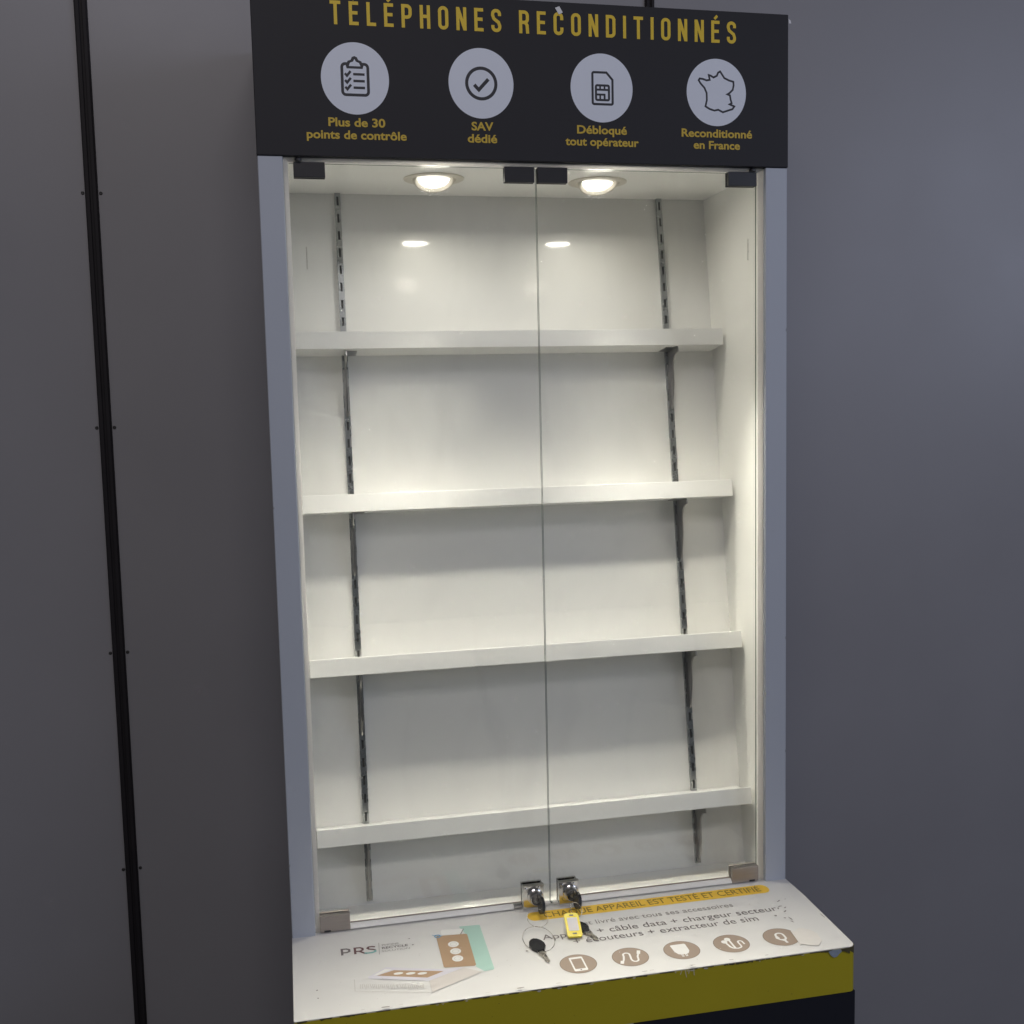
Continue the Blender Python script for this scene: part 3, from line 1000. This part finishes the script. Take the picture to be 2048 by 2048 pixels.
for i, cx in enumerate((0.4974, 0.5944, 0.6919, 0.7882, 0.8862)):
    cy = -0.2135
    fl = Flat(KF)
    fl.disc(cx, cy, 0.0335, 0.0312, 1, 56)
    fl.disc(cx, cy, 0.0322, 0.0300, 0, 56)
    q = lambda pts: [(cx + a, cy + b) for a, b in pts]
    if i == 0:
        fl.poly(q(rrect(-0.0125, 0.0125, -0.0235, 0.0225, 0.003)), 2)
        fl.poly(q([(-0.0095, -0.0165), (0.0095, -0.0165), (0.0095, 0.0165), (-0.0095, 0.0165)]), 0)
        fl.poly(q(rrect(-0.0015, 0.0015, -0.0213, -0.0185, 0.001)), 1)
    elif i == 1:
        path = [(-0.0190, -0.0140), (-0.0150, -0.0080), (-0.0115, 0.0030)] + arc(-0.0050, 0.0080, 0.0060, 170, 10, 7) + [(0.0002, 0.0), (-0.0010, -0.0080)] \
            + arc(0.0055, -0.0110, 0.0060, 175, 350, 7) + [(0.0130, -0.0020), (0.0165, 0.0060), (0.0190, 0.0120)]
        fl.stroke(q(path), 0.0034, 2)
        fl.stroke(q([(-0.0215, -0.0190), (-0.0180, -0.0100)]), 0.0064, 2)
        fl.stroke(q([(0.0170, 0.0060), (0.0210, 0.0170)]), 0.0064, 2)
    elif i == 2:
        fl.poly(q([(-0.0140, 0.0200), (0.0110, 0.0200), (0.0130, 0.0180), (0.0130, -0.0040), (0.0090, -0.0120), (0.0060, -0.0140), (-0.0080, -0.0140), (-0.0110, -0.0120),
                   (-0.0150, -0.0030), (-0.0160, 0.0180)]), 2)
        fl.poly(q([(-0.0065, -0.0142), (-0.0025, -0.0142), (-0.0025, -0.0220), (-0.0065, -0.0220)]), 2)
        fl.poly(q([(0.0005, -0.0142), (0.0045, -0.0142), (0.0045, -0.0220), (0.0005, -0.0220)]), 2)
        fl.stroke(q([(-0.0045, -0.0155), (-0.0045, -0.0205)]), 0.0012, 1)
        fl.stroke(q([(0.0025, -0.0155), (0.0025, -0.0205)]), 0.0012, 1)
    elif i == 3:
        fl.disc(cx - 0.0105, cy + 0.0080, 0.0058, 0.0058, 2, 20)
        fl.disc(cx - 0.0020, cy + 0.0150, 0.0058, 0.0058, 2, 20)
        fl.stroke(q([(-0.0095, 0.0060), (-0.0065, -0.0110), (-0.0025, -0.0170)]), 0.0038, 2)
        fl.stroke(q([(0.0000, 0.0130), (0.0005, -0.0100), (0.0010, -0.0170)]), 0.0038, 2)
        fl.stroke(q([(-0.0025, -0.0170), (0.0060, -0.0190)] + arc(0.0080, -0.0120, 0.0060, -90, 0, 5) + arc(0.0175, 0.0010, 0.0042, 180, 20, 5) + [(0.0225, -0.0080)]), 0.0032, 2)
    else:
        fl.stroke(q(arc(0.0, 0.0060, 0.0075, 0, 180, 8) + [(-0.0075, -0.0030)] + arc(0.0, -0.0030, 0.0075, 180, 360, 8)), 0.0040, 2, True)
        fl.stroke(q([(0.0010, -0.0100), (0.0020, -0.0160), (0.0030, -0.0220)]), 0.0046, 2)
        fl.stroke(q([(0.0012, -0.0080), (0.0012, -0.0140)]), 0.0080, 2)
    fl.done('icon', ['taupe', 'taupe_edge', 'print_white'], counter)

# wear: chipped front edge, scuffs, bare patch at the right corner
rnd = random.Random(11)
fl = Flat(lambda a, b, o: Vector((a, -CD - 0.0008 - o, b)))
zt0 = kz(-CD) - 0.0016


def blob(cx, cz, w_, h_, n=9):
    return [(cx + w_ * rnd.uniform(0.55, 1) * math.cos(2 * math.pi * k / n), min(zt0 + 0.0015, cz + h_ * rnd.uniform(0.45, 1) * math.sin(2 * math.pi * k / n)))
            for k in range(n)]


x = 0.004
while x < 0.985:
    L = rnd.uniform(0.008, 0.030)
    hgt = rnd.choice((0.0007, 0.0009, 0.0011, 0.0013, 0.0026))
    n = 6
    pts = [(x, zt0 + 0.0012)] + [(x + L * (k + rnd.uniform(0.2, 0.8)) / n, zt0 - hgt * rnd.uniform(0.2, 1)) for k in range(n)] + [(x + L, zt0 + 0.0012)]
    fl.poly(pts, 0)
    x += L * rnd.uniform(0.9, 2.2)
for cx in (0.232, 0.246, 0.290, 0.410, 0.452, 0.508, 0.585, 0.662, 0.676, 0.690, 0.716, 0.82, 0.9):
    fl.poly(blob(cx + rnd.uniform(-0.006, 0.006), zt0 - 0.001, rnd.uniform(0.002, 0.006), rnd.uniform(0.0008, 0.0022)), 1)
for cx in (0.668, 0.674, 0.682, 0.690):
    a = rnd.uniform(-0.003, 0.003)
    fl.stroke([(cx, zt0 + 0.001), (cx + a, zt0 - rnd.uniform(0.005, 0.013))], 0.0012, 1)
fl.poly([(0.9480, zt0 - 0.001), (0.9560, zt0 + 0.001), (0.9720, zt0 + 0.001), (0.9745, zt0 - 0.004), (0.9700, zt0 - 0.007), (0.9650, zt0 - 0.0125), (0.9590, zt0 - 0.0135), (0.9530, zt0 - 0.009)], 2)
fl.poly([(0.9730, zt0 + 0.0012), (0.9905, zt0 + 0.0012), (0.9905, zt0 - 0.010), (0.9850, zt0 - 0.007), (0.9800, zt0 - 0.0045), (0.9745, zt0 - 0.0035)], 0)
for k in range(14):
    fl.poly(blob(rnd.uniform(0.02, 0.98), zt0 - rnd.uniform(0.006, 0.08), rnd.uniform(0.0005, 0.0018), rnd.uniform(0.0004, 0.0012), 6), 0)
tag(fl.done('worn_edge', ['wear_dark', 'wear_pale', 'wear_blue'], counter), kind='stuff')
# dark wear round the rounded corner
bm = bmesh.new()
ca = arc(1.004 - 0.013, -CD + 0.013, 0.0142, -90, 0, 10)
A = [bm.verts.new((x, y, zt0 + 0.0010)) for x, y in ca]
B = [bm.verts.new((x, y, zt0 - 0.0050 - 0.016 * (i / 10) * rnd.uniform(0.75, 1.1))) for i, (x, y) in enumerate(ca)]
for i in range(10):
    bm.faces.new((A[i], B[i], B[i + 1], A[i + 1]))
finish('worn_corner', bm, 'wear_dark', counter)

fl = Flat(KF)


def scuff(cx, cy, L, wd, ang, mi=0):
    c, s = math.cos(R(ang)), math.sin(R(ang))
    n = 8
    pts = []
    for k in range(n):
        a, b = math.cos(2 * math.pi * k / n) * L * rnd.uniform(0.7, 1.1), math.sin(2 * math.pi * k / n) * wd * rnd.uniform(0.5, 1.2)
        pts.append((cx + a * c - b * s, cy + a * s + b * c))
    fl.poly(pts, mi)


for (cx, cy, L, wd, ang) in ((0.9437, -0.084, 0.006, 0.0018, 40), (0.9600, -0.080, 0.0025, 0.001, 20), (0.9368, -0.105, 0.005, 0.002, 10), (0.9300, -0.112, 0.004, 0.002, 60),
                             (0.9440, -0.112, 0.004, 0.0022, 30), (0.9372, -0.1257, 0.0055, 0.002, 40), (0.9120, -0.1376, 0.003, 0.003, 0), (0.9345, -0.155, 0.008, 0.0016, 100),
                             (0.9320, -0.166, 0.005, 0.0016, 110), (0.9250, -0.150, 0.003, 0.002, 0), (0.2140, -0.055, 0.0022, 0.0018, 0), (0.2180, -0.078, 0.0022, 0.0026, 0),
                             (0.4180, -0.150, 0.003, 0.0024, 0), (0.9985, -0.160, 0.010, 0.001, 95), (0.040, -0.190, 0.002, 0.002, 0), (0.041, -0.215, 0.0015, 0.002, 0)):
    scuff(cx, cy, L, wd, ang, 0)
for k in range(60):
    scuff(rnd.uniform(0.02, 0.98), rnd.uniform(-0.265, -0.02), rnd.uniform(0.0006, 0.0022), rnd.uniform(0.0004, 0.0010), rnd.uniform(0, 180), 1)
for k in range(12):
    scuff(rnd.uniform(0.1, 0.97), -CD + rnd.uniform(0.002, 0.005), rnd.uniform(0.002, 0.008), rnd.uniform(0.0006, 0.0022), 0, 1 if k % 2 else 0)
tag(fl.done('scuff_marks', ['ink_light', 'ink_faint'], counter), kind='stuff')

# ------------------------------------------------------------------ loose things
fl = Flat(lambda a, b, o: KF(a, b, o + 0.0012))
fl.poly([(0.9125, -0.1990), (0.9200, -0.2030), (0.9260, -0.1965), (0.9330, -0.1930), (0.9400, -0.1965), (0.9500, -0.2050), (0.9560, -0.2200), (0.9520, -0.2450),
         (0.9380, -0.2600), (0.9250, -0.2560), (0.9100, -0.2470), (0.9050, -0.2520), (0.9080, -0.2420)])
bm2 = fl.bm
r = bmesh.ops.extrude_face_region(bm2, geom=list(bm2.faces))
bmesh.ops.translate(bm2, verts=[e for e in r['geom'] if isinstance(e, bmesh.types.BMVert)], vec=(0, 0, -0.0006))
bmesh.ops.recalc_face_normals(bm2, faces=bm2.faces)
tag(finish('tape_scrap', bm2, 'tape'), 'torn pale tape patch stuck over the last round icon on the counter', 'tape')


def scrap(name, pts, label):
    fl = Flat(lambda a, b, o: Vector((a, HY - 0.0012 - o, b)))
    fl.poly(pts, 0, 0.0)
    b_ = fl.bm
    r = bmesh.ops.extrude_face_region(b_, geom=list(b_.faces))
    bmesh.ops.translate(b_, verts=[e for e in r['geom'] if isinstance(e, bmesh.types.BMVert)], vec=(0, 0.0008, 0))
    bmesh.ops.recalc_face_normals(b_, faces=b_.faces)
    tag(finish(name, b_, 'tape_white'), label, 'tape')


scrap('tape_scrap', [(0.5410, 0.2735), (0.5490, 0.2765), (0.5555, 0.2660), (0.5480, 0.2620)], 'small white tape scrap stuck above the middle of the dark header title')
scrap('tape_scrap', [(1.0005, 0.2760), (1.0045, 0.2735), (1.0060, 0.2680), (1.0015, 0.2680)], 'tiny white tape scrap at the upper right corner of the dark header')


def key(name, head_c, blade_dir, face_n, label, head_l=0.034, head_w=0.030, blade_l=0.045, group=None):
    """black plastic head with a steel blade; head_c centre of the head, blade_dir along the blade"""
    u = Vector(blade_dir).normalized()
    n = Vector(face_n)
    n = (n - u * n.dot(u)).normalized()
    v = n.cross(u).normalized()
    c = Vector(head_c)
    root = empty(name, c)
    tag(root, label, 'key', group)
    hl, hw = head_l / 2, head_w / 2
    ol = [(-hl * 0.55, -hw * 0.80), (-hl * 0.1, -hw), (hl * 0.45, -hw * 0.92), (hl, -hw * 0.42), (hl, hw * 0.42), (hl * 0.45, hw * 0.92), (-hl * 0.1, hw), (-hl * 0.55, hw * 0.80),
          (-hl * 0.88, hw * 0.42), (-hl, 0), (-hl * 0.88, -hw * 0.42)]
    bm = bmesh.new()
    prism(bm, ol, c, u, v, 0.0052)
    es = [e for e in bm.edges if len(e.link_faces) == 2 and e.calc_face_angle(0) > R(60)]
    bmesh.ops.bevel(bm, geom=es, offset=0.0014, segments=2, affect='EDGES', profile=0.5)
    finish('key_head', bm, 'black_glossy', root, smooth=True, at=c)
    bm = bmesh.new()
    bl = [(hl - 0.002, -0.0068), (hl + 0.009, -0.0068), (hl + 0.011, -0.0042), (hl + blade_l * 0.35, -0.0042), (hl + blade_l * 0.42, -0.0030), (hl + blade_l * 0.52, -0.0042),
          (hl + blade_l * 0.62, -0.0024), (hl + blade_l * 0.74, -0.0040), (hl + blade_l * 0.84, -0.0026), (hl + blade_l, 0.0004), (hl + blade_l - 0.004, 0.0040), (hl + 0.011, 0.0042),
          (hl + 0.009, 0.0068), (hl - 0.002, 0.0068)]
    prism(bm, bl, c, u, v, 0.0020)
    finish('key_blade', bm, 'key_steel', root, at=c)
    return root


# keys standing in the two locks, heads turned edge-on and drooping
key('key', (0.4735, -0.0345, -1.4095), (-0.10, 0.95, 0.30), (0.94, 0.34, 0.0), 'black headed key turned in the left chrome lock', head_l=0.030, head_w=0.034, blade_l=0.016)
key('key', (0.5455, -0.0345, -1.4080), (-0.10, 0.95, 0.30), (0.92, 0.38, 0.0), 'black headed key turned in the right chrome lock', head_l=0.032, head_w=0.034, blade_l=0.016)
# spare keys lying on the counter
zk_ = kz(-0.15) + 0.0030
key('key', (0.4395, -0.1400, zk_ + 0.0004), (0.10, -0.88, -0.022), (0.0, -0.02, 1), 'spare black headed key lying on the counter below the left lock', head_l=0.044, head_w=0.029, blade_l=0.040)
key('key', (0.5352, -0.0950, kz(-0.09) + 0.0034), (0.27, -0.80, -0.022), (0.0, -0.02, 1), 'spare key half hidden behind the yellow key tag on the counter', head_l=0.040, head_w=0.026, blade_l=0.036)

# split rings
bm = bmesh.new()
pts = []
for k in range(44):
    a = 2 * math.pi * k / 44
    x, y = 0.4475 + 0.0290 * math.cos(a), -0.1180 + 0.0430 * math.sin(a)
    t = (math.sin(a) + 1) / 2
    pts.append((x, y, kz(y) + 0.0012 + 0.004 * t))
tube(bm, pts, 0.00045, 6, closed=True)
pts = []
for k in range(32):
    a = 2 * math.pi * k / 32
    x = 0.4600 + 0.0200 * math.cos(a)
    t = (math.sin(a) + 1) / 2
    y = -0.078 + t * 0.040
    pts.append((x, y, kz(-0.078) + 0.004 + t * 0.017))
tube(bm, pts, 0.0004, 6, closed=True)
tag(finish('key_ring', bm, 'key_steel', smooth=True), 'thin wire key ring on the counter looped to the spare key below the left lock', 'key ring')
bm = bmesh.new()
pts = []
for k in range(28):
    a = 2 * math.pi * k / 28
    t = (math.sin(a) + 1) / 2
    pts.append((0.5350 + 0.0105 * math.cos(a), -0.080 + t * 0.032, kz(-0.08) + 0.016 + t * 0.014))
tube(bm, pts, 0.0008, 6, closed=True)
tag(finish('key_ring', bm, 'key_steel', smooth=True), 'small steel key ring hanging from the right lock key above the yellow tag', 'key ring')

# yellow key tag leaning on the counter
tl, tr_ = Vector((0.5055, -0.0850, -1.4060)), Vector((0.5335, -0.0850, -1.4080))
br_, bl_ = Vector((0.5278, -0.1326, -1.4300)), Vector((0.4990, -0.1290, -1.4300))
tu = ((tr_ + br_) / 2 - (tl + bl_) / 2).normalized()
tvv = ((tl + tr_) / 2 - (bl_ + br_) / 2)
Lt = tvv.length
tvv = (tvv - tu * tvv.dot(tu)).normalized()
tc_ = (tl + tr_ + bl_ + br_) / 4
kt = empty('key_tag', tc_)
tag(kt, 'yellow plastic key tag with a blank paper window leaning below the right lock', 'key tag')
hw, hl = 0.0142, Lt / 2
bm = bmesh.new()
prism(bm, arc(hw - 0.004, -hl + 0.004, 0.004, -90, 0, 4) + [(hw, hl - 0.012)] + arc(hw - 0.007, hl - 0.007, 0.007, 0, 90, 4) + arc(-hw + 0.007, hl - 0.007, 0.007, 90, 180, 4)
      + arc(-hw + 0.004, -hl + 0.004, 0.004, 180, 270, 4), tc_, tu, tvv, 0.0040)
es = [e for e in bm.edges if len(e.link_faces) == 2 and e.calc_face_angle(0) > R(60)]
bmesh.ops.bevel(bm, geom=es, offset=0.0010, segments=2, affect='EDGES', profile=0.5)
finish('tag_body', bm, 'tag', kt, smooth=True, at=tc_)
tn = tu.cross(tvv).normalized()
bm = bmesh.new()
prism(bm, rrect(-0.0095, 0.0095, -hl + 0.0125, hl - 0.0105, 0.001, 2), tc_ + tn * 0.0021, tu, tvv, 0.0006)
finish('tag_window', bm, 'tag_paper', kt, at=tc_)
bm = bmesh.new()
prism(bm, rrect(-0.0042, 0.0042, -hl + 0.0050, -hl + 0.0078, 0.001, 2), tc_ + tn * 0.0019, tu, tvv, 0.0006)
finish('tag_slot', bm, 'slot', kt, at=tc_)
bm = bmesh.new()
prism(bm, rrect(-0.0040, 0.0040, hl - 0.0065, hl - 0.0035, 0.001, 2), tc_ + tn * 0.0019, tu, tvv, 0.0006)
finish('tag_slot', bm, 'slot', kt, at=tc_)
